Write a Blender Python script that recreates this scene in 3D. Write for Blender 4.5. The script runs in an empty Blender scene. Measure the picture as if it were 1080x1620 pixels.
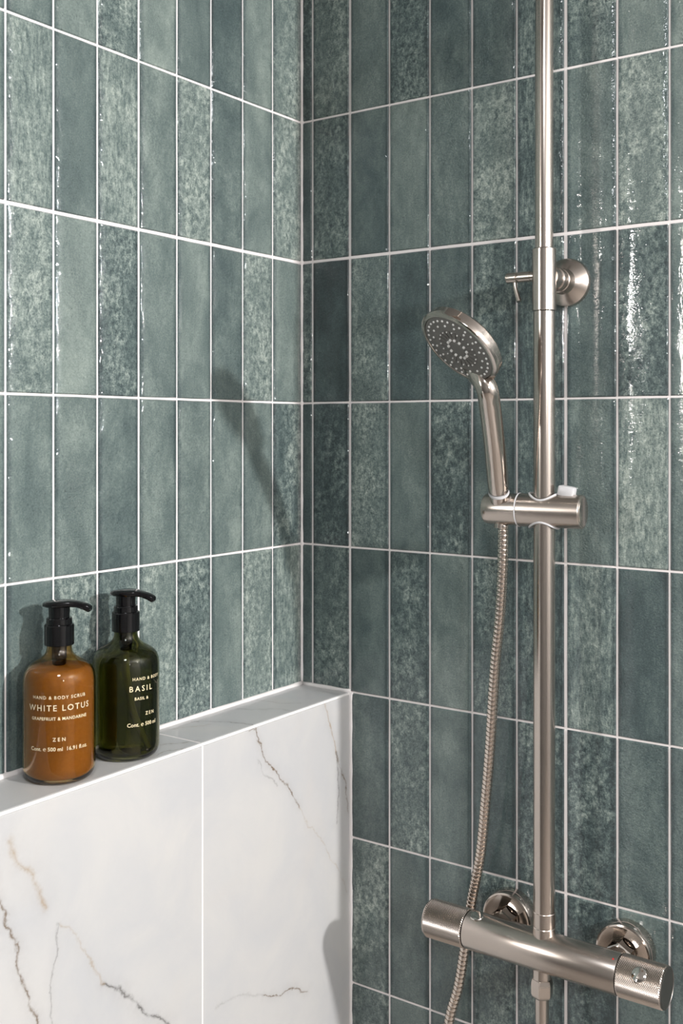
import bpy, bmesh, math, random
from mathutils import Vector, Matrix
PI = math.pi
random.seed(7)
S = bpy.context.scene
COL = S.collection

# ---------------------------------------------------------------- camera
cd = bpy.data.cameras.new('camera')
cam = bpy.data.objects.new('camera', cd); COL.objects.link(cam)
cam.location = (0.95136, -1.24473, 1.6)
cam.rotation_euler = (PI/2, 0, 0.61591)
cd.sensor_fit = 'HORIZONTAL'; cd.sensor_width = 24.0
cd.lens = 1718.43/1080*24.0
cd.shift_y = -130.0/1080
cd.clip_start = 0.02
cd.dof.use_dof = True; cd.dof.focus_distance = 1.28; cd.dof.aperture_fstop = 9.0
S.camera = cam
# ---------------------------------------------------------------- world, lamps, exposure
w = bpy.data.worlds.new('world'); S.world = w; w.use_nodes = True
w.node_tree.nodes['Background'].inputs[0].default_value = (0.75, 0.85, 1.0, 1)
w.node_tree.nodes['Background'].inputs[1].default_value = 0.3

def lamp(name, kind, loc, power, size=0.06, color=(1, 1, 1), rot=None, sy=None):
    l = bpy.data.lights.new(name, kind); l.energy = power; l.color = color
    if kind == 'AREA':
        l.shape = 'RECTANGLE'; l.size = size; l.size_y = sy or size
    else:
        l.shadow_soft_size = size
    o = bpy.data.objects.new(name, l); COL.objects.link(o); o.location = loc
    if rot: o.rotation_euler = rot
    return o
KEY = (1.0, 0.975, 0.965)
lamp('vanity_lamp', 'POINT', (2.45, -0.42, 2.05), 215, 0.05, KEY)
lamp('vanity_lamp', 'POINT', (2.45, -1.68, 2.02), 60, 0.05, KEY)
lamp('ceiling_lamp', 'AREA', (0.95, -1.30, 2.47), 12, 0.25, (0.95, 0.97, 1.0))
lamp('wall_lamp', 'AREA', (-0.62, -2.55, 2.0), 20, 0.045, (1.0, 0.96, 0.92), (PI/2, 0, -0.35), 0.55)
S.view_settings.view_transform = 'Standard'
S.view_settings.look = 'None'
S.view_settings.gamma = 1.0
S.view_settings.use_curve_mapping = False
S.view_settings.exposure = -0.05

# ---------------------------------------------------------------- helpers
def link(name, me, mat=None, parent=None, kind=None, label=None):
    o = bpy.data.objects.new(name, me); COL.objects.link(o)
    if mat: me.materials.append(mat) if len(me.materials) == 0 else None
    if parent: o.parent = parent
    if kind: o['kind'] = kind
    if label: o['label'] = label
    return o
def mesh(name, verts, faces, smooth=False):
    me = bpy.data.meshes.new(name); me.from_pydata([tuple(v) for v in verts], [], faces)
    me.validate()
    if smooth:
        me.polygons.foreach_set('use_smooth', [True]*len(me.polygons))
    me.update(); return me
def sharp(me, ang=35):
    me.set_sharp_from_angle(angle=math.radians(ang)); return me
def thing(name, label, cat, loc=(0, 0, 0), group=None):
    o = bpy.data.objects.new(name, None); COL.objects.link(o); o.location = loc
    o.empty_display_size = 0.02
    o['label'] = label; o['category'] = cat
    if group: o['group'] = group
    return o
def frame(axis, hint=None):
    z = Vector(axis).normalized()
    h = Vector(hint) if hint else (Vector((0, 0, 1)) if abs(z.z) < 0.9 else Vector((1, 0, 0)))
    x = (h - z*h.dot(z)).normalized(); y = z.cross(x)
    return x, y, z
def lathe(prof, origin=(0, 0, 0), axis=(0, 0, 1), n=64, sq=None, hint=None):
    """prof: list of (radius, height). closed automatically at r=0 ends."""
    x, y, z = frame(axis, hint); o = Vector(origin)
    V, F, rings = [], [], []
    for r, h in prof:
        if r <= 1e-7:
            V.append(o + z*h); rings.append([len(V)-1])
        else:
            s = len(V)
            for i in range(n):
                a = 2*PI*i/n
                V.append(o + z*h + x*(r*math.cos(a)) + y*(r*math.sin(a)*(sq or 1)))
            rings.append(list(range(s, s+n)))
    for a, b in zip(rings, rings[1:]):
        if len(a) == 1 and len(b) == 1: continue
        if len(a) == 1: F += [(a[0], b[i], b[(i+1) % n]) for i in range(n)]
        elif len(b) == 1: F += [(a[i], b[0], a[(i+1) % n]) for i in range(n)]
        else: F += [(a[i], b[i], b[(i+1) % n], a[(i+1) % n]) for i in range(n)]
    # orientation: profile going upward on the outside must face outwards
    F = [tuple(reversed(f)) for f in F]
    return V, F
def addm(acc, vf):
    b = len(acc[0]); acc[0].extend(vf[0]); acc[1].extend([tuple(i+b for i in f) for f in vf[1]]); return acc
def solid(name, vf, mat, parent, smooth=True, ang=30, **k):
    me = mesh(name, vf[0], vf[1], smooth)
    bm = bmesh.new(); bm.from_mesh(me); bmesh.ops.recalc_face_normals(bm, faces=bm.faces); bm.to_mesh(me); bm.free()
    if smooth: sharp(me, ang)
    return link(name, me, mat, parent, **k)
def box(x0, x1, y0, y1, z0, z1):
    V = [(x, y, z) for x in (x0, x1) for y in (y0, y1) for z in (z0, z1)]
    F = [(0, 1, 3, 2), (4, 6, 7, 5), (0, 4, 5, 1), (2, 3, 7, 6), (0, 2, 6, 4), (1, 5, 7, 3)]
    return V, F
def bbox(x0, x1, y0, y1, z0, z1, b):
    bm = bmesh.new(); V, F = box(x0, x1, y0, y1, z0, z1)
    vs = [bm.verts.new(v) for v in V]; [bm.faces.new([vs[i] for i in f]) for f in F]
    bmesh.ops.bevel(bm, geom=list(bm.edges), offset=b, segments=2, affect='EDGES', profile=0.5)
    bm.verts.index_update()
    r = ([v.co.copy() for v in bm.verts], [tuple(v.index for v in f.verts) for f in bm.faces]); bm.free(); return r
def catmull(P, n):
    P = [Vector(p) for p in P]; Q = [P[0]*2-P[1]] + P + [P[-1]*2-P[-2]]; out = []
    for i in range(1, len(Q)-2):
        for k in range(n):
            t = k/n; a, b, c, d = Q[i-1:i+3]
            out.append(0.5*((2*b)+(c-a)*t+(2*a-5*b+4*c-d)*t*t+(3*b-a-3*c+d)*t**3))
    out.append(P[-1]); return out
def resample(P, step):
    out = [P[0]]; acc = 0.0
    for a, b in zip(P, P[1:]):
        L = (b-a).length
        if L < 1e-9: continue
        d = step-acc
        while d <= L:
            out.append(a.lerp(b, d/L)); d += step
        acc = L-(d-step)
    return out
def sweep(P, R, n=24, caps=True, sq=1.0, hint=None):
    """tube along points P with radii R (list)."""
    V, F = [], []; T = []
    for i in range(len(P)):
        t = (P[min(i+1, len(P)-1)]-P[max(i-1, 0)]); T.append(t.normalized())
    x, y, z = frame(T[0], hint)
    for i, p in enumerate(P):
        x = (x - T[i]*x.dot(T[i])).normalized(); y = T[i].cross(x)
        for k in range(n):
            a = 2*PI*k/n; V.append(p + x*(R[i]*math.cos(a)) + y*(R[i]*sq*math.sin(a)))
    for i in range(len(P)-1):
        for k in range(n):
            F.append((i*n+k, i*n+(k+1) % n, (i+1)*n+(k+1) % n, (i+1)*n+k))
    if caps:
        F.append(tuple(range(n-1, -1, -1))); F.append(tuple((len(P)-1)*n+k for k in range(n)))
    return V, F

# ---------------------------------------------------------------- materials
class NT:
    def __init__(s, name):
        s.m = bpy.data.materials.new(name); s.m.use_nodes = True; s.t = s.m.node_tree
        s.b = s.t.nodes['Principled BSDF']
    def n(s, typ, **k):
        nd = s.t.nodes.new(typ)
        for a, v in k.items(): setattr(nd, a, v)
        return nd
    def set(s, sock, v):
        if hasattr(v, 'is_output') or isinstance(v, bpy.types.NodeSocket): s.t.links.new(v, sock)
        else: sock.default_value = v
    def math(s, op, a, b=None, c=None, clamp=False):
        nd = s.n('ShaderNodeMath', operation=op, use_clamp=clamp)
        s.set(nd.inputs[0], a)
        if b is not None: s.set(nd.inputs[1], b)
        if c is not None: s.set(nd.inputs[2], c)
        return nd.outputs[0]
    def noise(s, vec, scale, detail=3, rough=0.5, dist=0.0):
        nd = s.n('ShaderNodeTexNoise'); s.set(nd.inputs['Vector'], vec)
        nd.inputs['Scale'].default_value = scale; nd.inputs['Detail'].default_value = detail
        nd.inputs['Roughness'].default_value = rough; nd.inputs['Distortion'].default_value = dist
        return nd.outputs['Fac'], nd.outputs['Color']
    def mapping(s, vec, loc=(0, 0, 0), scale=(1, 1, 1), rot=(0, 0, 0)):
        nd = s.n('ShaderNodeMapping'); s.set(nd.inputs[0], vec); s.set(nd.inputs['Location'], loc)
        nd.inputs['Scale'].default_value = scale; nd.inputs['Rotation'].default_value = rot; return nd.outputs[0]
    def ramp(s, fac, stops, interp='LINEAR'):
        nd = s.n('ShaderNodeValToRGB'); s.set(nd.inputs[0], fac); cr = nd.color_ramp; cr.interpolation = interp
        while len(cr.elements) < len(stops): cr.elements.new(0.5)
        for e, (p, c) in zip(cr.elements, stops):
            e.position = p; e.color = (c, c, c, 1) if isinstance(c, (int, float)) else (*c, 1)
        return nd.outputs[0]
    def mr(s, v, a, b, c, d, clamp=True):
        nd = s.n('ShaderNodeMapRange', clamp=clamp); s.set(nd.inputs[0], v)
        for i, q in enumerate((a, b, c, d)): s.set(nd.inputs[i+1], q)
        return nd.outputs[0]
    def mix(s, fac, a, b, bt='MIX'):
        nd = s.n('ShaderNodeMix', data_type='RGBA', blend_type=bt)
        s.set(nd.inputs[0], fac); s.set(nd.inputs[6], a if not isinstance(a, tuple) else (*a, 1)); s.set(nd.inputs[7], b if not isinstance(b, tuple) else (*b, 1))
        return nd.outputs[2]
    def bump(s, h, dist, strength=1.0, normal=None):
        nd = s.n('ShaderNodeBump'); s.set(nd.inputs['Height'], h); nd.inputs['Distance'].default_value = dist
        s.set(nd.inputs['Strength'], strength)
        if normal is not None: s.set(nd.inputs['Normal'], normal)
        return nd.outputs[0]
    def attr(s, name):
        nd = s.n('ShaderNodeAttribute', attribute_type='OBJECT', attribute_name=name); return nd.outputs['Fac']
    def p(s, **k):
        for a, v in k.items():
            s.set(s.b.inputs[a.replace('_', ' ')], v if not (isinstance(v, tuple) and len(v) == 3 and 'Color' in a.replace('_', ' ') or a in ('Specular_Tint',)) else (*v, 1))
        return s

def tile_material():
    q = NT('glazed green tile')
    tc = q.n('ShaderNodeTexCoord').outputs['Object']
    rnd = q.n('ShaderNodeObjectInfo').outputs['Random']
    off = q.n('ShaderNodeCombineXYZ'); q.set(off.inputs[0], q.math('MULTIPLY', rnd, 37.0)); q.set(off.inputs[1], q.math('MULTIPLY', rnd, 91.0)); q.set(off.inputs[2], q.math('MULTIPLY', rnd, 13.0))
    v = q.mapping(tc, off.outputs[0])
    tone, mot, stk, rip = q.attr('tone'), q.attr('mottle'), q.attr('streak'), q.attr('ripple')
    big, _ = q.noise(q.mapping(v, scale=(1, 1, 0.55)), 24, 4, 0.6, 0.4)       # soft clouds
    mid, _ = q.noise(q.mapping(v, scale=(1, 1, 0.75)), 150, 8, 0.8, 0.15)       # mottling
    fine, _ = q.noise(v, 480, 4, 0.8)                                          # speckle
    st, _ = q.noise(q.mapping(v, scale=(1, 1, 0.22)), 240, 6, 0.75, 0.2)        # vertical streaks
    midc = q.mr(mid, 0.38, 0.62, -0.5, 0.5)
    stc = q.mr(st, 0.35, 0.65, -0.5, 0.5)
    bigc = q.mr(big, 0.3, 0.7, -0.5, 0.5)
    finec = q.mr(fine, 0.3, 0.7, -0.5, 0.5)
    mo = q.math('MULTIPLY', q.math('MULTIPLY', midc, mot), q.mr(big, 0.35, 0.6, 0.25, 1.0))
    s = q.math('ADD', tone, q.math('MULTIPLY', bigc, 0.30))
    s = q.math('ADD', s, q.math('MULTIPLY', mo, 0.80))
    s = q.math('ADD', s, q.math('MULTIPLY', q.math('MULTIPLY', stc, stk), 0.42))
    s = q.math('ADD', s, q.math('MULTIPLY', finec, q.mr(mot, 0, 1, 0.26, 0.48)))
    # glaze pools darker in a band along the long edges
    sep = q.n('ShaderNodeSeparateXYZ'); q.set(sep.inputs[0], tc)
    ew, _ = q.noise(q.mapping(v, scale=(1, 1, 0.3)), 60, 2)
    ax = q.math('ADD', q.math('ABSOLUTE', sep.outputs[0]), q.math('MULTIPLY', q.math('SUBTRACT', ew, 0.5), 0.006))
    edge = q.mr(ax, 0.0245, 0.0285, 0.0, 1.0)
    s = q.math('SUBTRACT', s, q.math('MULTIPLY', edge, 0.20))
    col = q.ramp(s, [(0.0, (0.014, 0.028, 0.031)), (0.25, (0.046, 0.076, 0.078)), (0.5, (0.122, 0.166, 0.156)), (0.75, (0.235, 0.290, 0.262)), (1.0, (0.40, 0.45, 0.405))])
    # pin holes
    pit, _ = q.noise(v, 330, 1, 0.5)
    pitm = q.mr(pit, 0.74, 0.78, 0.0, 1.0)
    col = q.mix(q.math('MULTIPLY', pitm, 0.7), col, (0.02, 0.035, 0.035))
    rough = q.mr(mid, 0.35, 0.65, 0.42, 0.58)
    # relief: glaze undulation, hand-made ripples, pitted fine grain
    und, _ = q.noise(q.mapping(v, scale=(1.6, 1, 0.5)), 34, 2, 0.5, 0.3)
    rp, _ = q.noise(q.mapping(v, scale=(0.75, 1, 1.0), rot=(0, 0.6, 0)), 300, 3, 0.55, 0.5)
    g1 = q.bump(und, 0.0011, 1.0)
    g2 = q.bump(rp, 0.0012, q.mr(rip, 0, 1, 0.3, 1.0), g1)
    g3 = q.bump(fine, 0.0013, 0.9, g2)
    spk, _ = q.noise(v, 420, 2, 0.6)
    wz, _ = q.noise(q.mapping(v, scale=(0.16, 1, 1)), 150, 3, 0.6, 0.2)
    wx, _ = q.noise(q.mapping(v, scale=(1, 1, 0.25)), 40, 2, 0.5)
    pw, _ = q.noise(q.mapping(v, scale=(0.7, 1, 0.5)), 70, 3, 0.6, 0.5)
    pil = q.math('POWER', q.math('DIVIDE', q.math('ADD', q.math('ABSOLUTE', sep.outputs[0]), q.math('MULTIPLY', q.math('SUBTRACT', pw, 0.5), 0.011)), 0.030, clamp=True), 5.0)
    g4 = q.bump(wz, 0.00050, 1.0); g4 = q.bump(wx, 0.00030, 1.0, g4)
    g4 = q.bump(q.math('SUBTRACT', 1.0, pil), 0.0028, 1.0, g4)
    g4 = q.bump(spk, 0.00007, q.mr(rip, 0, 1, 0.6, 2.0), g4)
    q.p(Base_Color=col, Roughness=rough, Normal=g3)
    q.b.inputs['Specular IOR Level'].default_value = 0.5
    q.b.inputs['Coat Weight'].default_value = 0.8
    q.b.inputs['Coat Roughness'].default_value = 0.045
    q.t.links.new(g4, q.b.inputs['Coat Normal'])
    return q.m

def grout_material():
    q = NT('pale grout'); tc = q.n('ShaderNodeTexCoord').outputs['Object']
    f, _ = q.noise(tc, 40, 3); g, _ = q.noise(tc, 900, 2)
    q.p(Base_Color=q.mix(f, (0.74, 0.69, 0.68), (0.84, 0.80, 0.79)), Roughness=0.8, Normal=q.bump(g, 0.0004, 0.6)); return q.m

def metal(name, col, rough, brush=None, aniso=0.0, bd=0.00006):
    q = NT(name); tc = q.n('ShaderNodeTexCoord').outputs['Object']
    q.p(Base_Color=col, Metallic=1.0)
    if brush:
        v = q.mapping(tc, scale=brush); f, _ = q.noise(v, 1.0, 4, 0.7)
        q.p(Roughness=q.mr(f, 0.3, 0.7, rough*0.98, rough*1.02))
    else:
        f, _ = q.noise(tc, 90, 3); q.p(Roughness=q.mr(f, 0.3, 0.7, rough*0.95, rough*1.06))
    return q.m

def plain(name, col, rough, var=0.08, scale=60, spec=0.5, bump=0.0, coat=0.0):
    q = NT(name); tc = q.n('ShaderNodeTexCoord').outputs['Object']; f, _ = q.noise(tc, scale, 3)
    c2 = tuple(min(1, c*(1+var)) for c in col); c1 = tuple(c*(1-var) for c in col)
    q.p(Base_Color=q.mix(f, c1, c2), Roughness=rough)
    q.b.inputs['Specular IOR Level'].default_value = spec; q.b.inputs['Coat Weight'].default_value = coat
    if bump: q.p(Normal=q.bump(f, bump, 0.7))
    return q.m

def glass(name, col, rough=0.0, ior=1.45, trans=1.0):
    q = NT(name); tc = q.n('ShaderNodeTexCoord').outputs['Object']; f, _ = q.noise(tc, 45, 2)
    q.p(Base_Color=q.mix(f, tuple(c*0.97 for c in col), col), Roughness=rough, IOR=ior)
    q.b.inputs['Transmission Weight'].default_value = trans; return q.m

# distance-to-segment group used for the marble veins
def seg_group():
    g = bpy.data.node_groups.new('vein segment', 'ShaderNodeTree'); I = g.interface
    for nme, typ in (('P', 'NodeSocketVector'), ('A', 'NodeSocketVector'), ('B', 'NodeSocketVector'), ('W', 'NodeSocketFloat'), ('Amp', 'NodeSocketFloat'), ('Prev', 'NodeSocketFloat')):
        I.new_socket(nme, in_out='INPUT', socket_type=typ)
    I.new_socket('Out', in_out='OUTPUT', socket_type='NodeSocketFloat')
    gi = g.nodes.new('NodeGroupInput'); go = g.nodes.new('NodeGroupOutput'); L = g.links.new
    def vm(op, a, b=None):
        n = g.nodes.new('ShaderNodeVectorMath'); n.operation = op; L(a, n.inputs[0]); b is not None and L(b, n.inputs[1]); return n
    def mm(op, a, b=None, cl=False):
        n = g.nodes.new('ShaderNodeMath'); n.operation = op; n.use_clamp = cl
        for i, q in enumerate((a, b)):
            if q is None: continue
            if isinstance(q, (int, float)): n.inputs[i].default_value = q
            else: L(q, n.inputs[i])
        return n.outputs[0]
    pa = vm('SUBTRACT', gi.outputs['P'], gi.outputs['A']).outputs[0]
    ba = vm('SUBTRACT', gi.outputs['B'], gi.outputs['A']).outputs[0]
    t = mm('DIVIDE', vm('DOT_PRODUCT', pa, ba).outputs['Value'], vm('DOT_PRODUCT', ba, ba).outputs['Value'], True)
    sc = g.nodes.new('ShaderNodeVectorMath'); sc.operation = 'SCALE'; L(ba, sc.inputs[0]); L(t, sc.inputs['Scale'])
    d = vm('LENGTH', vm('SUBTRACT', pa, sc.outputs[0]).outputs[0]).outputs['Value']
    f = mm('SUBTRACT', 1.0, mm('DIVIDE', d, gi.outputs['W']), True)
    f = mm('MULTIPLY', mm('MULTIPLY', f, f), gi.outputs['Amp'])
    L(mm('MAXIMUM', f, gi.outputs['Prev']), go.inputs[0]); return g
SEG = seg_group()

def marble(name, veins, comps):
    """veins: list of (points2d, width, amp, kind) in wall metres; comps: which axes of position form (u, v)."""
    q = NT(name)
    geo = q.n('ShaderNodeNewGeometry').outputs['Position']
    w1, c1 = q.noise(geo, 28, 4, 0.6); w2, c2 = q.noise(geo, 150, 3, 0.6)
    def off(c, k):
        a = q.n('ShaderNodeVectorMath', operation='SUBTRACT'); q.set(a.inputs[0], c); a.inputs[1].default_value = (0.5, 0.5, 0.5)
        b = q.n('ShaderNodeVectorMath', operation='SCALE'); q.set(b.inputs[0], a.outputs[0]); b.inputs['Scale'].default_value = k; return b.outputs[0]
    ad = q.n('ShaderNodeVectorMath', operation='ADD'); q.set(ad.inputs[0], off(c1, 0.022)); q.set(ad.inputs[1], off(c2, 0.006))
    ps = q.n('ShaderNodeVectorMath', operation='ADD'); q.set(ps.inputs[0], geo); q.set(ps.inputs[1], ad.outputs[0])
    sp = q.n('ShaderNodeSeparateXYZ'); q.set(sp.inputs[0], ps.outputs[0])
    cb = q.n('ShaderNodeCombineXYZ'); q.set(cb.inputs[0], sp.outputs[comps[0]]); q.set(cb.inputs[1], sp.outputs[comps[1]])
    outs = {}
    for pts, wd, amp, kind in veins:
        for a, b in zip(pts, pts[1:]):
            for k2, w_, a_ in ((kind, wd, amp), ('halo', wd*7, amp*0.35)):
                gnode = q.n('ShaderNodeGroup'); gnode.node_tree = SEG
                q.set(gnode.inputs['P'], cb.outputs[0]); gnode.inputs['A'].default_value = (*a, 0); gnode.inputs['B'].default_value = (*b, 0)
                gnode.inputs['W'].default_value = w_*1.3; gnode.inputs['Amp'].default_value = a_*0.9
                if k2 in outs: q.set(gnode.inputs['Prev'], outs[k2])
                outs[k2] = gnode.outputs[0]
    cl, _ = q.noise(geo, 9, 5, 0.6, 0.5); cl2, _ = q.noise(geo, 5, 3, 0.5, 1.0)
    base = q.mix(q.mr(cl, 0.35, 0.65, 0, 1), (0.48, 0.483, 0.49), (0.53, 0.523, 0.512))
    base = q.mix(q.mr(cl2, 0.55, 0.75, 0, 0.5), base, (0.53, 0.505, 0.48))
    brk, _ = q.noise(geo, 60, 4, 0.7)
    if 'halo' in outs: base = q.mix(q.math('MULTIPLY', outs['halo'], q.mr(brk, 0.3, 0.6, 0.3, 1.4), clamp=True), base, (0.36, 0.35, 0.345))
    for kind, c in (('grey', (0.13, 0.125, 0.12)), ('warm', (0.34, 0.25, 0.16)), ('brown', (0.16, 0.115, 0.075))):
        if kind in outs: base = q.mix(q.math('MULTIPLY', outs[kind], q.mr(brk, 0.35, 0.6, 0.35, 1.5), clamp=True), base, c)
    q.p(Base_Color=base, Roughness=0.30); return q.m

M = {}
M['tile'] = tile_material(); M['grout'] = grout_material()
M['seal'] = plain('white silicone seal', (0.74, 0.71, 0.70), 0.45, 0.03)
M['edge'] = plain('white edge strip', (0.80, 0.79, 0.78), 0.35, 0.02)
NI = (0.52, 0.465, 0.42)
M['pipe'] = metal('brushed nickel pipe', NI, 0.19, (300, 300, 1600))
M['nickel'] = metal('brushed nickel bar', NI, 0.25, (1600, 300, 300))
M['satin'] = metal('satin nickel', NI, 0.24)
M['polish'] = metal('polished nickel', (0.55, 0.495, 0.45), 0.12)
M['knurl'] = metal('knurled nickel', NI, 0.22)
M['darkm'] = metal('dark turned metal', (0.22, 0.205, 0.19), 0.38)
M['hose'] = metal('steel hose', (0.66, 0.59, 0.53), 0.17)
M['chrome'] = metal('mirror chrome', (0.72, 0.68, 0.64), 0.05)
M['face'] = plain('dark grey spray face', (0.13, 0.127, 0.12), 0.42)
M['nozzle'] = plain('pale silicone nozzle', (0.75, 0.75, 0.74), 0.4)
M['gasket'] = plain('white plastic gasket', (0.50, 0.50, 0.51), 0.35)
M['red'] = plain('red dot', (0.45, 0.02, 0.02), 0.4)
M['black'] = plain('glossy black plastic', (0.003, 0.003, 0.0035), 0.10, 0.1)
M['paint'] = plain('white wall paint', (0.36, 0.35, 0.34), 0.7, 0.03, 8)
M['paintd'] = plain('taupe wall paint', (0.17, 0.165, 0.16), 0.7, 0.03, 8)
M['floor'] = plain('warm stone floor', (0.28, 0.25, 0.225), 0.4, 0.15, 7)
M['print'] = plain('cream print', (0.78, 0.66, 0.42), 0.5, 0.02)

# ---------------------------------------------------------------- room shell
def struct(name, vf, mat, parent=None):
    me = mesh(name, *vf); return link(name, me, mat, parent, kind='structure')
wall_right = struct('wall_right', box(-0.05, 3.7, 0.0, 0.12, 0, 2.5), M['grout'])
wall_left = struct('wall_left', box(-0.12, 0.0, -1.0, 0.0, 0, 2.5), M['grout'])
struct('floor', box(-1.4, 3.7, -3.1, 0.12, -0.1, 0.0), M['floor'])
struct('ceiling', box(-1.4, 3.7, -3.1, 0.12, 2.5, 2.6), M['paint'])
struct('wall_east', box(3.6, 3.7, -3.0, 0.0, 0, 2.5), M['paint'])
struct('wall_south', box(-1.4, 3.7, -3.1, -3.0, 0, 2.5), M['paintd'])
struct('wall_west', box(-1.4, -1.3, -3.0, -0.88, 0, 2.5), M['paintd'])
struct('wall_north', box(-1.3, -0.12, -1.0, -0.88, 0, 2.5), M['paintd'])

# ---------------------------------------------------------------- tiles
ZR = [2.04224+0.202*k for k in (2, 1)] + [2.04224-0.202*k for k in range(0, 11)]     # horizontal joints, top down
ZR = [2.4995] + ZR
RXC = [0.0, 0.0200, 0.0851, 0.1505, 0.2142, 0.2774, 0.3409, 0.4067, 0.4723, 0.5351]
LXC = [0.0, 0.0668, 0.1306, 0.1936, 0.2565, 0.3218, 0.3869, 0.4504, 0.5141]
while RXC[-1] < 3.5: RXC.append(RXC[-1]+0.0643)
while LXC[-1] < 0.93: LXC.append(LXC[-1]+0.0640)
WIDE = {('R', 2): 0.0036, ('R', 7): 0.0038, ('L', 5): 0.0028}
def gapx(s, i): return WIDE.get((s, i), 0.0023)
def gapz(k): return 0.0038 if k == 4 else 0.0025
TH = 0.0016
def tile_mesh(w_, h_, rng, amp=0.00006):
    b = 0.0014
    xs = [-w_/2, -w_/2+b, 0, w_/2-b, w_/2]; zs = [-h_/2, -h_/2+b, -h_/6, h_/6, h_/2-b, h_/2]
    if w_ < 0.03: xs = [-w_/2, -w_/2+b, w_/2-b, w_/2]
    tx, tz = rng.uniform(-1, 1)*0.0025, rng.uniform(-1, 1)*0.0010
    V, F = [], []; nz = len(zs)
    for i, x in enumerate(xs):
        for j, z in enumerate(zs):
            if i in (0, len(xs)-1) or j in (0, nz-1): V.append((x + rng.uniform(-1, 1)*0.00025, 0.0, z + rng.uniform(-1, 1)*0.0002))
            else: V.append((x, -TH - x*tx - z*tz + rng.uniform(-1, 1)*amp, z))
    # the glazed face has its own vertices, so that the thin rim does not bend its shading
    base = len(V); V += [V[k] for k in range(base)]
    for i in range(len(xs)-1):
        for j in range(nz-1):
            o = 0 if (i in (0, len(xs)-2) or j in (0, nz-2)) else base
            F.append(tuple(k+o for k in (i*nz+j, (i+1)*nz+j, (i+1)*nz+j+1, i*nz+j+1)))
    used = sorted({k for f in F for k in f}); m = {k: n_ for n_, k in enumerate(used)}
    V = [V[k] for k in used]; F = [tuple(m[k] for k in f) for f in F]
    return V, F
# looks read from the photograph: digit = tone 0..9 with each wall's lighting in it, letter = s smooth, m mottled, v streaked, r rippled
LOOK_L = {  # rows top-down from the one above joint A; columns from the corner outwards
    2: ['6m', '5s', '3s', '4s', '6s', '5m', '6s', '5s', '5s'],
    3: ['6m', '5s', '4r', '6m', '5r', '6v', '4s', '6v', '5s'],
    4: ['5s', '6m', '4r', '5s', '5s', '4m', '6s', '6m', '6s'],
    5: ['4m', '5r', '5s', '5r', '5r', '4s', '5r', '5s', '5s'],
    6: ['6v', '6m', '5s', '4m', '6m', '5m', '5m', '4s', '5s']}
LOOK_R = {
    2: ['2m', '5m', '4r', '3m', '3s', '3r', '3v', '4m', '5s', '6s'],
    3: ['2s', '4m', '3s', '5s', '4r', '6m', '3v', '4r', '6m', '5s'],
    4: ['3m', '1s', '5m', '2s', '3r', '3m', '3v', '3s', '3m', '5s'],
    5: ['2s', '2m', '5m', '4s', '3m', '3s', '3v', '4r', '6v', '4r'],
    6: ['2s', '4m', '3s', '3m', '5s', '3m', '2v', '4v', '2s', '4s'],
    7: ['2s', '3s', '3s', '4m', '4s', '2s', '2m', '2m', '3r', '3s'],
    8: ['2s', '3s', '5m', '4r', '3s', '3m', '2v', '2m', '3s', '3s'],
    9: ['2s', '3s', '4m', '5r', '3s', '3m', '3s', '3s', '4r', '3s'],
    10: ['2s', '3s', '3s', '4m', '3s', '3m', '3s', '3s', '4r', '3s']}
def look(o, code, rng):
    t = int(code[0]); k = code[1]
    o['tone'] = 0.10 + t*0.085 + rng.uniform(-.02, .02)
    o['mottle'] = {'m': 1.0, 's': 0.16, 'v': 0.60, 'r': 0.22}[k]
    o['streak'] = {'m': 0.15, 's': 0.12, 'v': 1.0, 'r': 0.0}[k]
    o['ripple'] = {'m': 0.25, 's': 0.25, 'v': 0.2, 'r': 1.0}[k]
def flat_rims(me, w_, h_):
    # glaze face shades smoothly, the thin rim around it stays crisp
    me.polygons.foreach_set('use_smooth', [abs(abs(p.center.x)-w_/2) > 0.001 and abs(abs(p.center.z)-h_/2) > 0.001 for p in me.polygons])
    me.update(); return me
def lay(side, cuts, wall, looks, maxcol, zfloor, shift):
    rng = random.Random(11 if side == 'L' else 23)
    rest = ([], [])
    rot = PI/2 if side == 'L' else 0.0
    rest2 = []
    for r in range(len(ZR)-1):
        zt, zb = ZR[r]-gapz(r+0)/2, ZR[r+1]+gapz(r+1)/2
        for c in range(len(cuts)-1):
            a, b = cuts[c]+gapx(side, c)/2, cuts[c+1]-gapx(side, c+1)/2
            if c == 0: a = 0.0022
            if side == 'L': zmin = 1.2375 if a > -1 else 0
            else: zmin = 1.2375 if b < 0.0875 else 0.0
            if zt <= zmin+0.01: continue
            z0 = max(zb, zmin)
            vf = tile_mesh(b-a, zt-z0, rng)
            ctr = (a+b)/2; zc = (zt+z0)/2
            loc = (0.0, -ctr, zc) if side == 'L' else (ctr, 0.0, zc)
            single = c < maxcol and 1 <= r <= 10
            if side == 'L': Xf = lambda v: (-v[1], -ctr - v[0]*-1 if False else -ctr + v[0], v[2]+zc)
            else: Xf = lambda v: (v[0]+ctr, v[1], v[2]+zc)
            if single:
                o = link('tile', flat_rims(mesh('tile', *vf, True), b-a, zt-z0), M['tile'], wall)
                o.location = loc; o.rotation_euler = (0, 0, rot)
                code = looks[r][c] if r in looks and c < len(looks[r]) else '%d%s' % (rng.choice((2, 3, 3, 4, 5)) + (1 if side == 'L' else 0), rng.choice('ssmmrv'))  # paler tone on the left wall stands in for its stronger light
                look(o, code, rng)
            else:
                addm(rest, ([Xf(v) for v in vf[0]], vf[1]))
    o = link('tile', mesh('tiles', *rest, True), M['tile'], wall, kind='stuff')
    o['tone'] = 0.4; o['mottle'] = 0.5; o['streak'] = 0.2; o['ripple'] = 0.3
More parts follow.
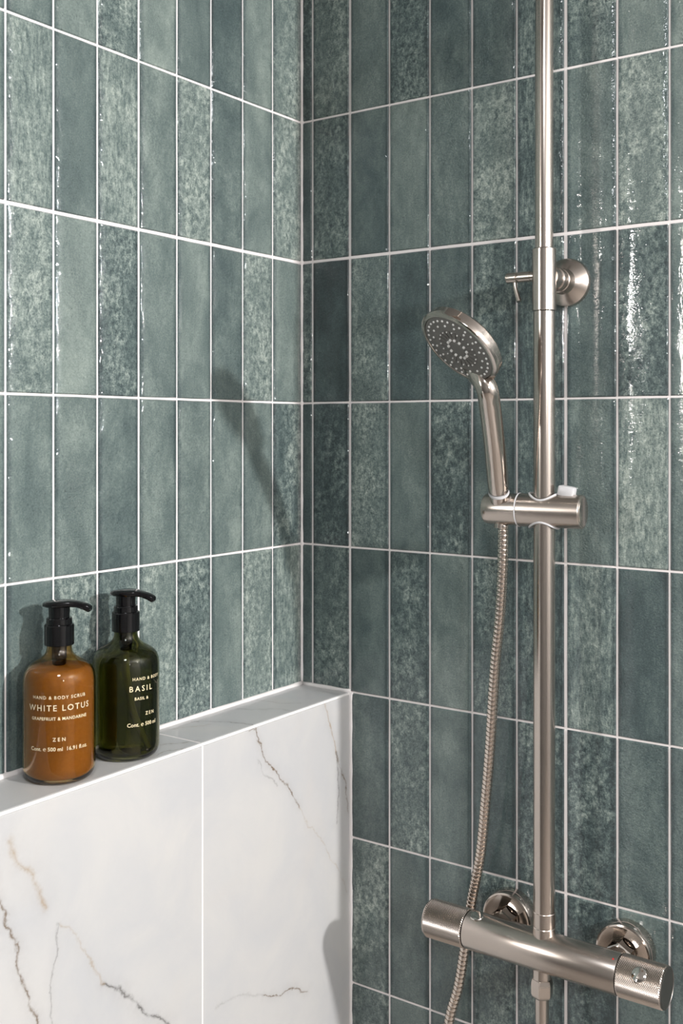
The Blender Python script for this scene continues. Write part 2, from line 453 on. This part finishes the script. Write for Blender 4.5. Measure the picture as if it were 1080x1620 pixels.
lay('L', LXC, wall_left, LOOK_L, 13, 1.2375, 0)
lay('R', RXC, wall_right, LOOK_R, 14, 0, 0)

# ---------------------------------------------------------------- low wall clad in marble, with its seals and edge strip
ZL, XL = 1.234, 0.0865
low = struct('wall_ledge', box(0.0, XL-0.008, -1.0, 0.0, 0, ZL-0.008), M['grout'])
YJ = (-0.0018, -0.3032, -0.9)
FV = [
 ([(-.2078, 1.2327), (-.1992, 1.2127), (-.1881, 1.1919), (-.173, 1.1698), (-.1537, 1.1511), (-.1366, 1.1344), (-.1205, 1.1077)], .0016, .95, 'brown'),
 ([(-.2211, 1.231), (-.2078, 1.2300)], .0014, .6, 'brown'),
 ([(-.1205, 1.1077), (-.0958, 1.0773), (-.0676, 1.046), (-.0384, 1.0111), (-.0083, .9591)], .0018, .35, 'warm'),
 ([(-.0604, 1.2332), (-.0531, 1.2103), (-.0414, 1.1819), (-.0354, 1.1589)], .0018, .75, 'warm'),
 ([(-.0325, 1.1581), (-.031, 1.1231), (-.034, 1.0633)], .0022, .7, 'grey'),
 ([(-.0354, 1.1589), (-.0159, 1.1104), (-.0037, 1.0676)], .0018, .8, 'brown'),
 ([(-.2005, 1.191), (-.1881, 1.1681), (-.1627, 1.1455)], .002, .35, 'grey'),
 ([(-.2768, .9157), (-.2366, .9121), (-.1881, .8899)], .003, .22, 'grey'),
 ([(-.1881, .8899), (-.1627, .8816), (-.1432, .879), (-.1299, .8783), (-.1, .8591)], .0017, .95, 'brown'),
 ([(-.5761, 1.2047), (-.5665, 1.1833), (-.5499, 1.1594), (-.5422, 1.1412), (-.5328, 1.1222)], .005, .55, 'warm'),
 ([(-.5943, 1.1803), (-.5798, 1.1331), (-.5687, 1.0984), (-.5575, 1.057), (-.5422, 1.0101)], .0024, .8, 'brown'),
 ([(-.5169, 1.1037), (-.5225, 1.0678), (-.5249, 1.0023)], .002, .45, 'grey'),
 ([(-.5145, 1.1028), (-.4898, 1.0742), (-.4685, 1.0396), (-.4554, 1.0177)], .0026, .45, 'warm'),
 ([(-.4554, 1.0177), (-.4285, .9963), (-.41, .9713), (-.3764, .9462), (-.3565, .9288)], .0026, .85, 'grey'),
]
TV = [
 ([(.0097, -.2433), (.04, -.2182), (.0952, -.2042)], .0013, 1.0, 'grey'),
 ([(.0096, -.2856), (.0257, -.2604), (.0402, -.2361)], .0016, .5, 'warm'),
 ([(.0082, -.1119), (.0411, -.1053), (.0674, -.0908)], .0015, .5, 'grey'),
 ([(.02, -.16), (.06, -.13), (.09, -.13)], .006, .25, 'grey'),
 ([(.0478, -.337), (.0622, -.3205), (.0744, -.2993)], .0013, .8, 'brown'),
 ([(.0793, -.3686), (.0743, -.3516), (.0847, -.3231)], .0013, .8, 'brown')]
mf = marble('marble front panel', FV, (1, 2)); mt = marble('marble ledge top', TV, (0, 1))
for a, b in zip(YJ, YJ[1:]):
    z = ZL-0.0035; z0 = 0.0
    link('panel', mesh('panel', *bbox(XL-0.008, XL, b+0.0013, a-0.0013, z0, z, 0.0006)), mf, low)
    link('panel', mesh('panel', *bbox(0.001, XL-0.0035, b+0.0011, a-0.0011, ZL-0.008, ZL, 0.0006)), mt, low)
link('panel', mesh('panel', *bbox(XL-0.008, XL, -1.0, YJ[2]-0.0012, 0, ZL-0.0035, 0.0006)), mf, low)
link('panel', mesh('panel', *bbox(0.001, XL-0.0035, -1.0, YJ[2]-0.001, ZL-0.008, ZL, 0.0006)), mt, low)
for a, b in ((YJ[1]-0.0013, YJ[1]+0.0013), (YJ[2]-0.0013, YJ[2]+0.0013)):
    link('joint_filler', mesh('joint_filler', *box(XL-0.009, XL-0.0002, a, b, 0, ZL-0.0034)), M['grout'], low)
    link('joint_filler', mesh('joint_filler', *box(0.001, XL-0.0034, a, b, ZL-0.009, ZL-0.0002)), M['grout'], low)
struct('trim_1', bbox(XL-0.0034, XL+0.0002, -1.0, -0.002, ZL-0.0034, ZL+0.0002, 0.0010), M['edge'])
# silicone beads: corner of the tiled walls, back and end of the ledge, foot of panel against the right wall
def bead(name, P, r, seed):
    rng = random.Random(seed); P = resample([Vector(p) for p in P], 0.012)
    R = [r*(1+rng.uniform(-.16, .16)) for _ in P]
    vf = sweep(P, R, 10); me = mesh(name, *vf, True); return link(name, me, M['seal'], None, kind='structure')
bead('trim_2', [(0.0006, -0.0006, 1.236), (0.0006, -0.0006, 2.5)], 0.0034, 1)
bead('trim_3', [(0.0008, -0.003, ZL+0.0012), (0.0008, -1.0, ZL+0.0012)], 0.0034, 2)
bead('trim_4', [(0.003, -0.0008, ZL+0.0012), (XL+0.001, -0.0008, ZL+0.0012)], 0.0032, 3)
bead('trim_5', [(XL+0.0006, -0.0006, 0.01), (XL+0.0006, -0.0006, ZL+0.001)], 0.0032, 4)

# ---------------------------------------------------------------- shower mixer
PX, PY = 0.4104, -0.070
MZ = 0.9895
mixer = thing('shower_mixer', 'horizontal brushed nickel thermostatic mixer bar on the tiled wall', 'tap', (PX, PY, MZ))
def sub(vf, o):
    c = o.location if hasattr(o, 'location') else Vector(o)
    return [Vector(v)-Vector(c) for v in vf[0]], vf[1]
RB = 0.0228
XA, XB, XC, XD = 0.2560, 0.3105, 0.5040, 0.5560
body_prof = [(0, XB+0.0006), (RB-0.0035, XB+0.0006), (RB-0.0008, XB+0.0012), (RB, XB+0.003), (RB, XC-0.002), (RB-0.0006, XC-0.0008), (RB-0.004, XC-0.0006), (0, XC-0.0006)]
solid('body', sub(lathe([(r, h) for r, h in body_prof], (0, PY, MZ), (1, 0, 0), 96), mixer), M['nickel'], mixer)
def knob(x0, x1, outer_right, name='knob'):
    n, m = 112, 40; V, F = [], []
    L = x1-x0; R0 = 0.0232
    k = name and solid  # noqa
    for j in range(m+1):
        t = j/m; x = x0+L*t
        for i in range(n):
            a = 2*PI*i/n; r = R0 - (0.0008 if (i+j) % 2 else 0.0)
            if j in (0, m): r = R0-0.0012
            V.append(Vector((x, PY+r*math.cos(a), MZ+r*math.sin(a))))
    for j in range(m):
        for i in range(n):
            F.append((j*n+i, (j+1)*n+i, (j+1)*n+(i+1) % n, j*n+(i+1) % n))
    F.append(tuple(range(n))); F.append(tuple(m*n+i for i in range(n-1, -1, -1)))
    me = mesh(name, *sub((V, F), mixer)); bm = bmesh.new(); bm.from_mesh(me); bmesh.ops.recalc_face_normals(bm, faces=bm.faces); bm.to_mesh(me); bm.free()
    return link(name, me, M['knurl'], mixer, label='knurled control knob')
kl = knob(XA+0.0012, XB-0.0002, False); kr = knob(XC+0.0002, XD-0.0010, True)
solid('end_cap', sub(lathe([(0, XD-0.0012), (0.0222, XD-0.0012), (0.0224, XD), (0.0205, XD+0.0006), (0.0200, XD+0.0001), (0, XD+0.0001)], (0, PY, MZ), (1, 0, 0), 72), mixer), M['darkm'], kr)
solid('end_cap', sub(lathe([(0, XA+0.0016), (0.0222, XA+0.0012), (0.0218, XA), (0.0195, XA-0.0006), (0, XA-0.0006)], (0, PY, MZ), (1, 0, 0), 72), mixer), M['satin'], kl)
def button(x, ang, par):
    d = Vector((0, -math.cos(ang), math.sin(ang))); c = Vector((x, PY, MZ))+d*0.0222
    solid('button', sub(lathe([(0.0084, -0.004), (0.0084, 0.0003), (0.0078, 0.0010), (0.0068, 0.0013), (0.0040, 0.0020), (0, 0.0023)], c, d, 32), mixer), M['chrome'], par, label='small mirror-bright dished push button')
button(0.5305, math.radians(40), kr)
button(0.325, math.radians(75), kl)
solid('hot_mark', sub(lathe([(0, 0), (0.0011, 0), (0.0011, 0.0003), (0, 0.0004)], (0.4985, PY-RB*math.cos(math.radians(62)), MZ+RB*math.sin(math.radians(62))), (0, -math.cos(math.radians(62)), math.sin(math.radians(62))), 16), mixer), M['red'], mixer, label='tiny red hot-side dot')
for sx in (-0.075, 0.075):
    cx = PX+0.0016+sx
    o = solid('escutcheon', sub(lathe([(0, -0.0012), (0.0325, -0.0012), (0.0335, 0.0015), (0.0335, 0.0185), (0.0325, 0.0205), (0.0308, 0.0212), (0.0285, 0.0200), (0.0180, 0.0186), (0.0175, 0.015), (0, 0.015)], (cx, -0.001, MZ), (0, -1, 0), 80), mixer), M['polish'], mixer)
    solid('union_nut', sub(lathe([(0, 0.016), (0.0150, 0.016), (0.0165, 0.018), (0.0165, 0.034), (0.0150, 0.036), (0, 0.036)], (cx, 0, MZ), (0, -1, 0), 6), mixer), M['chrome'], mixer, smooth=False)
    solid('inlet', sub(lathe([(0, 0.034), (0.0135, 0.034), (0.0135, 0.054), (0, 0.054)], (cx, 0, MZ), (0, -1, 0), 40), mixer), M['satin'], mixer)
# neck up to the pipe and outlet below
solid('neck', sub(lathe([(0, 0.012), (0.0132, 0.012), (0.0132, 0.0290), (0.0126, 0.0298), (0.0126, 0.0306), (0.0132, 0.0312), (0.0132, 0.0470), (0.0128, 0.0476), (0, 0.0476)], (PX, PY, MZ), (0, 0, 1), 56), mixer), M['satin'], mixer)
solid('outlet', sub(lathe([(0, 0.014), (0.0108, 0.014), (0.0108, 0.0310), (0.0098, 0.0318), (0, 0.0318)], (0.4076, PY, MZ), (0, 0, -1), 48), mixer), M['satin'], mixer)

# ---------------------------------------------------------------- riser rail
rail = thing('shower_rail', 'tall brushed nickel riser pipe bracketed to the right-hand tiled wall', 'shower pipe', (PX, PY, 1.037))
ZS0, ZS1 = 1.7391, 1.8123
solid('lower_pipe', sub(lathe([(0, 1.0365), (0.0126, 1.0365), (0.0126, ZS0-0.0008), (0, ZS0-0.0008)], (PX, PY, 0), (0, 0, 1), 72), rail), M['pipe'], rail)
arm = [Vector((PX, PY, 1.80)), Vector((PX, PY, 2.0)), Vector((PX, PY, 2.17)), Vector((PX, PY-0.012, 2.225)), Vector((PX, PY-0.055, 2.265)), Vector((PX, PY-0.11, 2.275)), Vector((PX, PY-0.34, 2.275)), Vector((PX, PY-0.375, 2.268)), Vector((PX, PY-0.385, 2.235))]
arm = catmull(arm, 10)
solid('upper_pipe', sub(sweep(arm, [0.0106]*len(arm), 56), rail), M['pipe'], rail)
solid('sleeve', sub(lathe([(0, ZS0), (0.0134, ZS0), (0.0139, ZS0+0.0007), (0.0139, ZS1-0.0012), (0.0130, ZS1), (0.0108, ZS1), (0, ZS1)], (PX, PY, 0), (0, 0, 1), 72), rail), M['pipe'], rail)
BZ = 1.7795
br = solid('bracket', sub(lathe([(0, 0.0), (0.0285, 0.0), (0.0293, 0.0012), (0.0293, 0.0060), (0.0283, 0.0080), (0.0158, 0.0165), (0.0150, 0.0185), (0.0146, 0.0290), (0.0136, 0.0300), (0.0136, 0.0345), (0.0142, 0.0355), (0.0142, 0.0420), (0.0128, 0.0430), (0.0128, 0.060), (0, 0.060)], (PX, -0.0004, BZ), (0, -1, 0), 96), rail), M['satin'], rail)
tk = solid('thumb_screw', sub(lathe([(0, 0.010), (0.0056, 0.010), (0.0056, 0.0165), (0.0063, 0.0170), (0.0063, 0.0315), (0.0057, 0.0322), (0.0050, 0.0325), (0.0050, 0.0338), (0.0057, 0.0341), (0.0064, 0.0347), (0.0064, 0.0470), (0.0057, 0.0482), (0, 0.0482)], (PX, PY, BZ+0.0015), (-1, 0, 0), 40), rail), M['satin'], rail)
lv = [Vector((0.3722, PY, BZ)), Vector((0.3735, PY-0.001, BZ-0.010)), Vector((0.3768, PY-0.002, BZ-0.020)), Vector((0.3795, PY-0.003, BZ-0.0275))]
lv = catmull(lv, 4)
solid('lever', sub(sweep(lv, [0.0022+0.0009*i/len(lv) for i in range(len(lv))], 20), rail), M['satin'], tk)
solid('rain_head', sub(lathe([(0, 2.236), (0.016, 2.236), (0.016, 2.222), (0.112, 2.212), (0.115, 2.209), (0.115, 2.205), (0, 2.205)], (PX, PY-0.385, 0), (0, 0, 1), 64), rail), M['satin'], rail)

# ---------------------------------------------------------------- slider that holds the hand shower
SZ = 1.5055
ax = Vector((math.cos(0.09), math.sin(0.09), 0))
SC = Vector((PX, PY, SZ))
slider = thing('handset_holder', 'short brushed nickel cylinder clamped across the riser pipe', 'shower holder', SC)
RS = 0.0197
LEFT, GK, RIGHT = -0.0745, -0.0300, 0.0465
sb = solid('barrel', sub(lathe([(0, GK+0.0006), (RS-0.001, GK+0.0006), (RS, GK+0.0012), (RS, RIGHT-0.0012), (RS-0.0008, RIGHT), (RS-0.0022, RIGHT+0.0002), (0, RIGHT+0.0002)], SC, ax, 80), slider), M['nickel'], slider)
solid('end_cap', sub(lathe([(0, RIGHT), (RS-0.0024, RIGHT+0.0001), (RS-0.0030, RIGHT+0.0009), (0, RIGHT+0.0010)], SC, ax, 64), slider), M['polish'], sb)
cr = solid('cradle', sub(lathe([(0, LEFT), (0.0140, LEFT), (0.0165, LEFT+0.0012), (0.0178, LEFT+0.0035), (0.0182, LEFT+0.008), (0.0190, GK-0.001), (0, GK-0.0010)], SC, ax, 80), slider), M['nickel'], slider)
solid('gasket', sub(lathe([(0.0150, GK-0.0010), (RS+0.0001, GK-0.0009), (RS+0.0006, GK-0.0002), (RS+0.0001, GK+0.0006), (0.0150, GK+0.0006)], SC, ax, 80), slider), M['gasket'], slider)
for sg in (1, -1):     # saddle-shaped collars where the pipe goes through
    P = []
    rr = 0.0154
    for i in range(49):
        a = 2*PI*i/48; u, v = rr*math.cos(a)*1.12, rr*math.sin(a)
        z = sg*math.sqrt(max(RS*RS-v*v, 0))
        P.append(SC + ax*u + Vector((-ax.y, ax.x, 0))*v + Vector((0, 0, z + sg*0.0006)))
    solid('collar', sub(sweep(P, [0.00125]*len(P), 10, False), slider), M['gasket'], slider)
R3 = Matrix.Rotation(0.09, 4, 'Z') @ Matrix.Rotation(0.16, 4, 'Y')
bv = bbox(-0.0095, 0.0095, -0.0075, 0.0075, -0.006, 0.0062, 0.0024)
c0 = ax*0.0275 + Vector((0, 0, RS+0.0035))
solid('clamp_button', ([R3 @ Vector(v) + c0 for v in bv[0]], bv[1]), M['gasket'], slider, label='white plastic clamp button')

# ---------------------------------------------------------------- hand shower
HB = SC + ax*-0.0545                                    # point on the cradle axis under the handle
hd = Vector((0.19, -0.54, 0.82)).normalized()
hand = thing('hand_shower', 'round hand shower with nickel handle leaning out of its holder', 'shower head', HB + hd*0.015)
socket = solid('socket', sub(lathe([(0, 0.008), (0.0118, 0.008), (0.0118, 0.0235), (0, 0.0235)], HB, hd, 48), slider), M['polish'], slider)
nV = Vector((-0.319, -0.648, -0.689)).normalized()
HC = Vector((0.3640, -0.1915, 1.6900))                  # centre of the spray face
ud = (hd - nV*hd.dot(nV)).normalized()
b0 = HB + hd*0.0262
hp = [b0, Vector((0.3691, -0.115, 1.5817)), Vector((0.3788, -0.146, 1.6286)), Vector((0.3806, -0.1575, 1.6475)), HC - ud*0.038 - nV*0.0125, HC - ud*0.018 - nV*0.0135]
hc = catmull(hp, 12)
def rad(t):
    K = [(0, 0.0112), (0.012, 0.0124), (0.1, 0.0128), (0.3, 0.0127), (0.5, 0.0124), (0.66, 0.0122), (0.78, 0.0115), (1, 0.0065)]
    for (a, ra), (b, rb) in zip(K, K[1:]):
        if t <= b: return ra+(rb-ra)*(t-a)/(b-a)
    return K[-1][1]
solid('handle', sub(sweep(hc, [rad(i/(len(hc)-1)) for i in range(len(hc))], 48), hand), M['polish'], hand)
solid('washer', sub(lathe([(0, 0.0232), (0.0120, 0.0232), (0.0124, 0.0242), (0.0120, 0.0262), (0, 0.0262)], HB, hd, 48), hand), M['gasket'], hand)
head = solid('head', sub(lathe([(0, -0.0205), (0.028, -0.0200), (0.0400, -0.0180), (0.0460, -0.0155), (0.0490, -0.0130), (0.0500, -0.0118), (0.0508, -0.0060), (0.0516, -0.0015), (0.0512, 0.0000), (0.0480, 0.0012), (0.0462, 0.0012), (0.0456, -0.0002), (0, -0.0002)], HC, nV, 112, hint=tuple(ud)), hand), M['polish'], hand)
# neck fairing that joins rim and handle
fp = [HC - ud*0.066 - nV*0.0075, HC - ud*0.056 - nV*0.0062, HC - ud*0.046 - nV*0.0058, HC - ud*0.034 - nV*0.0070]
fp = catmull(fp, 6)
side = nV.cross(ud).normalized()
fv = sweep(fp, [0.0092+0.0075*(i/(len(fp)-1))**1.6 for i in range(len(fp))], 36, True, 0.52, hint=tuple(side))
solid('neck', sub(fv, hand), M['polish'], hand)
fc = solid('spray_face', sub(lathe([(0, -0.0001), (0.0454, -0.0001), (0.0454, 0.0006), (0.0440, 0.0010), (0.0100, 0.0008), (0.0096, 0.0014), (0, 0.0020)], HC, nV, 96, hint=tuple(ud)), hand), M['face'], hand)
fx, fy, fz = frame(nV, tuple(ud))
acc = ([], [])
def nub(r, a, s, h=0.0014):
    c = HC + fx*(r*math.cos(a)) + fy*(r*math.sin(a)) + fz*0.0006
    addm(acc, lathe([(s, 0), (s*0.85, h), (0, h*1.1)], c, nV, 10))
for i in range(32): nub(0.0405, 2*PI*i/32, 0.0014)
for i in range(16): nub(0.0335, 2*PI*(i+.5)/16, 0.0014)
for i in range(20): nub(0.0245, 2*PI*i/20, 0.00095)
for i in range(12): nub(0.0130, 2*PI*i/12, 0.0018, 0.002)
solid('nozzles', sub(acc, hand), M['nozzle'], fc, kind='stuff')
acc = ([], [])
for i in range(20):
    a = 2*PI*(i+.5)/20; d = fx*math.cos(a)+fy*math.sin(a); e = nV.cross(d)
    p0, p1 = HC+d*0.0165+nV*0.0008, HC+d*0.0262+nV*0.0008
    Vs = [p0+e*0.0004, p0-e*0.0004, p1-e*0.0007, p1+e*0.0007]; Vs += [v+nV*0.0009 for v in Vs]
    addm(acc, (Vs, [(0, 1, 2, 3), (4, 7, 6, 5), (0, 4, 5, 1), (1, 5, 6, 2), (2, 6, 7, 3), (3, 7, 4, 0)]))
solid('ribs', sub(acc, hand), M['face'], fc, smooth=False)

# ---------------------------------------------------------------- hose
HP = [(0.3595, -0.0745, 1.4875), (0.3565, -0.070, 1.4333), (0.3489, -0.063, 1.3709), (0.3394, -0.056, 1.3150), (0.3268, -0.045, 1.2101), (0.3170, -0.038, 1.1399), (0.3056, -0.030, 1.0680), (0.2878, -0.022, 0.9971), (0.2776, -0.0205, 0.9373), (0.2695, -0.022, 0.8872), (0.2577, -0.026, 0.8374),
      (0.250, -0.034, 0.74), (0.262, -0.046, 0.60), (0.305, -0.057, 0.485), (0.350, -0.064, 0.47), (0.388, -0.068, 0.53), (0.404, -0.070, 0.66), (0.4076, -0.070, 0.78), (0.4076, -0.070, 0.905)]
hose = thing('shower_hose', 'ribbed metal shower hose hanging from the hand shower', 'hose', HP[0])
pts = catmull(HP, 24)
pitch = 0.0058; prof = [(0.0, 0.0052), (0.07, 0.0052), (0.12, 0.0063), (0.30, 0.0066), (0.60, 0.0066), (0.84, 0.0063), (0.90, 0.0052)]
fine = resample(pts, pitch/40)
P, R = [], []
nr = len(fine)//40
for i in range(nr):
    for t, r in prof:
        P.append(fine[i*40+int(t*40)]); R.append(r)
solid('ribbed_tube', sub(sweep(P, R, 20), hose), M['hose'], hose)
ztop = 0.9577
solid('ferrule', sub(lathe([(0, 0.905), (0.0076, 0.905), (0.0080, 0.907), (0.0080, 0.936), (0, 0.936)], (0.4076, PY, 0), (0, 0, 1), 40), hose), M['satin'], hose)
nutv = lathe([(0, 0.9350), (0.0105, 0.9350), (0.0130, 0.9385), (0.0132, 0.9520), (0.0118, ztop), (0, ztop)], (0.4076, PY, 0), (0, 0, 1), 6, hint=(0.94, -0.34, 0))
hx = link('hex_nut', mesh('hex_nut', *sub(nutv, hose)), M['satin'], hose)
bmx = bmesh.new(); bmx.from_mesh(hx.data); bmesh.ops.bevel(bmx, geom=[e for e in bmx.edges], offset=0.0007, segments=2, affect='EDGES'); bmx.to_mesh(hx.data); bmx.free()
fer = HB - Vector((0, 0, 1))*0.0190
solid('ferrule', sub(lathe([(0, -0.004), (0.0074, -0.004), (0.0074, 0.006), (0, 0.006)], fer, (0.05, 0.06, 1), 32), hose), M['satin'], hose)

# ---------------------------------------------------------------- pump bottles
def text_on(parent, line, size, ang_c, z, R, space=1.0, align='CENTER', bold=0.0):
    cu = bpy.data.curves.new('txt', 'FONT'); cu.body = line; cu.size = size; cu.align_x = align
    cu.space_character = space; cu.offset = bold; cu.resolution_u = 2
    t = bpy.data.objects.new('txt', cu); COL.objects.link(t)
    me = bpy.data.meshes.new_from_object(t)
    COL.objects.unlink(t); bpy.data.objects.remove(t); bpy.data.curves.remove(cu)
    for v in me.vertices:
        a = ang_c + v.co.x/R
        v.co = Vector((R*math.cos(a), R*math.sin(a), z+v.co.y))
    me.name = 'lettering'; o = link('lettering', me, M['print'], parent); return o
def bottle(label, loc, gmat, liqmat, liq_clear, lines, face, spout, rise, tube_mat):
    t = thing('pump_bottle', label, 'bottle', loc, 'pump bottles on the marble ledge')
    R = 0.0375
    out = [(0, 0.0014), (0.024, 0.0008), (0.0280, 0.0), (0.0305, 0.0006), (0.0340, 0.0032), (0.0362, 0.0072), (0.0372, 0.0118), (R, 0.0165), (R, 0.0970), (0.0373, 0.1040), (0.0364, 0.1098), (0.0346, 0.1145), (0.0318, 0.1180), (0.0280, 0.1208), (0.0230, 0.1238), (0.0184, 0.1266), (0.0155, 0.1293), (0.0137, 0.1325), (0.0130, 0.1365), (0.0130, 0.1440)]
    inn = [(max(r-0.0016, 0), h) for r, h in reversed(out[3:-1])]
    inn = [(0.0112, 0.1440)] + inn[:-2] + [(0.0300, 0.0036), (0.0260, 0.0028), (0, 0.0034)]
    b = solid('body', lathe(out+inn, n=96), gmat, t, ang=80)
    # liquid, up to the shoulder
    lq = [(0, 0.0035), (0.0260, 0.0029), (0.0300, 0.0037), (0.0328, 0.0066), (0.0346, 0.0096), (0.0356, 0.0133), (0.0359, 0.0170), (0.0359, 0.0970), (0.0357, 0.1040), (0.0348, 0.1098), (0.0330, 0.1143), (0.0300, 0.1172), (0.0265, 0.1176), (0, 0.1178)]
    lq = [(max(r-(0.0002 if liq_clear else 0.0001), 0), h+(0.0002 if liq_clear else 0.0)) for r, h in lq]
    solid('liquid', lathe(lq, n=96), liqmat, t, ang=60)
    # pump
    col = solid('collar', lathe([(0, 0.1395), (0.0150, 0.1395), (0.0155, 0.1400), (0.0155, 0.1600), (0.0148, 0.1612), (0.0134, 0.1616), (0.0134, 0.1670), (0.0126, 0.1682), (0.0100, 0.1684), (0, 0.1684)], n=64), M['black'], t)
    stem = [(0, 0.1684), (0.0108, 0.1684), (0.0112, 0.1800), (0, 0.1800)]
    hdv = lathe(stem, n=48)
    acc = ([list(v) for v in hdv[0]], list(hdv[1]))
    d = Vector((math.cos(spout), math.sin(spout), 0)); s = Vector((-d.y, d.x, 0))
    secs = [(-0.0150, 0.0062, 0.1800, 0.1830), (-0.0142, 0.0100, 0.1795, 0.1845), (-0.0080, 0.0140, 0.1788, 0.1858), (0.0, 0.0150, 0.1786, 0.1864), (0.008, 0.0132, 0.1792, 0.1866), (0.015, 0.0088, 0.1800, 0.1866), (0.022, 0.0062, 0.1796, 0.1860), (0.029, 0.0054, 0.1776, 0.1848), (0.0345, 0.0050, 0.1752, 0.1830), (0.0362, 0.0040, 0.1768, 0.1818)]
    V, F = [], []; n = 20
    for x, hw, zb, zt in secs:
        zt += rise*max(x, 0); zb += rise*max(x, 0)
        for k in range(n):
            a = 2*PI*k/n; cx, cz = math.cos(a), math.sin(a)
            px = math.copysign(abs(cx)**0.55, cx)*hw; pz = (zb+zt)/2 + math.copysign(abs(cz)**0.6, cz)*(zt-zb)/2
            V.append(d*x + s*px + Vector((0, 0, pz)))
    for j in range(len(secs)-1):
        for k in range(n): F.append((j*n+k, j*n+(k+1) % n, (j+1)*n+(k+1) % n, (j+1)*n+k))
    F.append(tuple(range(n-1, -1, -1))); F.append(tuple((len(secs)-1)*n+k for k in range(n)))
    addm(acc, (V, F))
    solid('pump_head', acc, M['black'], t, ang=50)
    # piston housing and dip tube
    solid('piston_housing', lathe([(0, 0.1150), (0.004, 0.1150), (0.0072, 0.119), (0.0080, 0.139), (0, 0.139)], n=32), M['black'], t)
    tp = catmull([Vector((0, 0, 0.112)), Vector((0.001, 0, 0.09)), Vector((0.006, 0.003, 0.05)), Vector((0.018, 0.010, 0.010))], 10)
    solid('dip_tube', sweep(tp, [0.0030]*len(tp), 20), tube_mat, t)
    for line, size, z, ang, sp, al in lines:
        text_on(t, line, size, face+ang, z, R+0.00015, sp, al, 0.00006)
    return t
amber = glass('amber plastic', (0.80, 0.58, 0.26)); green = glass('green plastic', (0.34, 0.34, 0.15))
q = NT('brown cream soap'); tc = q.n('ShaderNodeTexCoord').outputs['Object']; f, _ = q.noise(tc, 300, 3)
q.p(Base_Color=q.mix(f, (0.36, 0.215, 0.065), (0.47, 0.29, 0.10)), Roughness=0.5); q.b.inputs['Specular IOR Level'].default_value = 0.1
cream = q.m
oil = glass('green liquid soap', (0.56, 0.56, 0.30), 0.0, 1.36)
tube = plain('translucent dip tube', (0.60, 0.62, 0.45), 0.4)
f1 = math.atan2(-0.765, 0.905)
L1 = [('HAND & BODY SCRUB', 0.0047, 0.0905, 0, 1.25, 'CENTER'), ('WHITE LOTUS', 0.0086, 0.0785, 0, 1.28, 'CENTER'), ('GRAPEFRUIT & MANDARINE', 0.0045, 0.0690, 0, 1.08, 'CENTER'),
      ('ZEN', 0.0052, 0.0475, 0, 1.6, 'CENTER'), ('Cont. \u212e 500 ml  16.91 fl.oz.', 0.0056, 0.0375, 0, 1.0, 'CENTER')]
L2 = [('HAND & BODY', 0.0047, 0.0905, 0.19, 1.25, 'LEFT'), ('BASIL', 0.0086, 0.0785, 0.09, 1.45, 'LEFT'), ('BASIL &', 0.0045, 0.0690, 0.25, 1.15, 'LEFT'),
      ('ZEN', 0.0052, 0.0515, 0.60, 1.5, 'LEFT'), ('Cont. \u212e 500 ml', 0.0060, 0.0400, 0.03, 1.0, 'LEFT')]
sp1 = math.atan2(0.578, 0.816)
bottle('amber bottle of opaque brown soap with black pump, nearest the left edge', (0.0455, -0.4805, ZL), amber, cream, False, L1, f1, sp1-0.25, 0.0, M['black'])
bottle('dark green see-through bottle with black pump, behind the amber one', (0.0450, -0.3850, ZL), green, oil, True, L2, math.atan2(-0.86, 0.906), sp1-0.35, -0.05, tube)
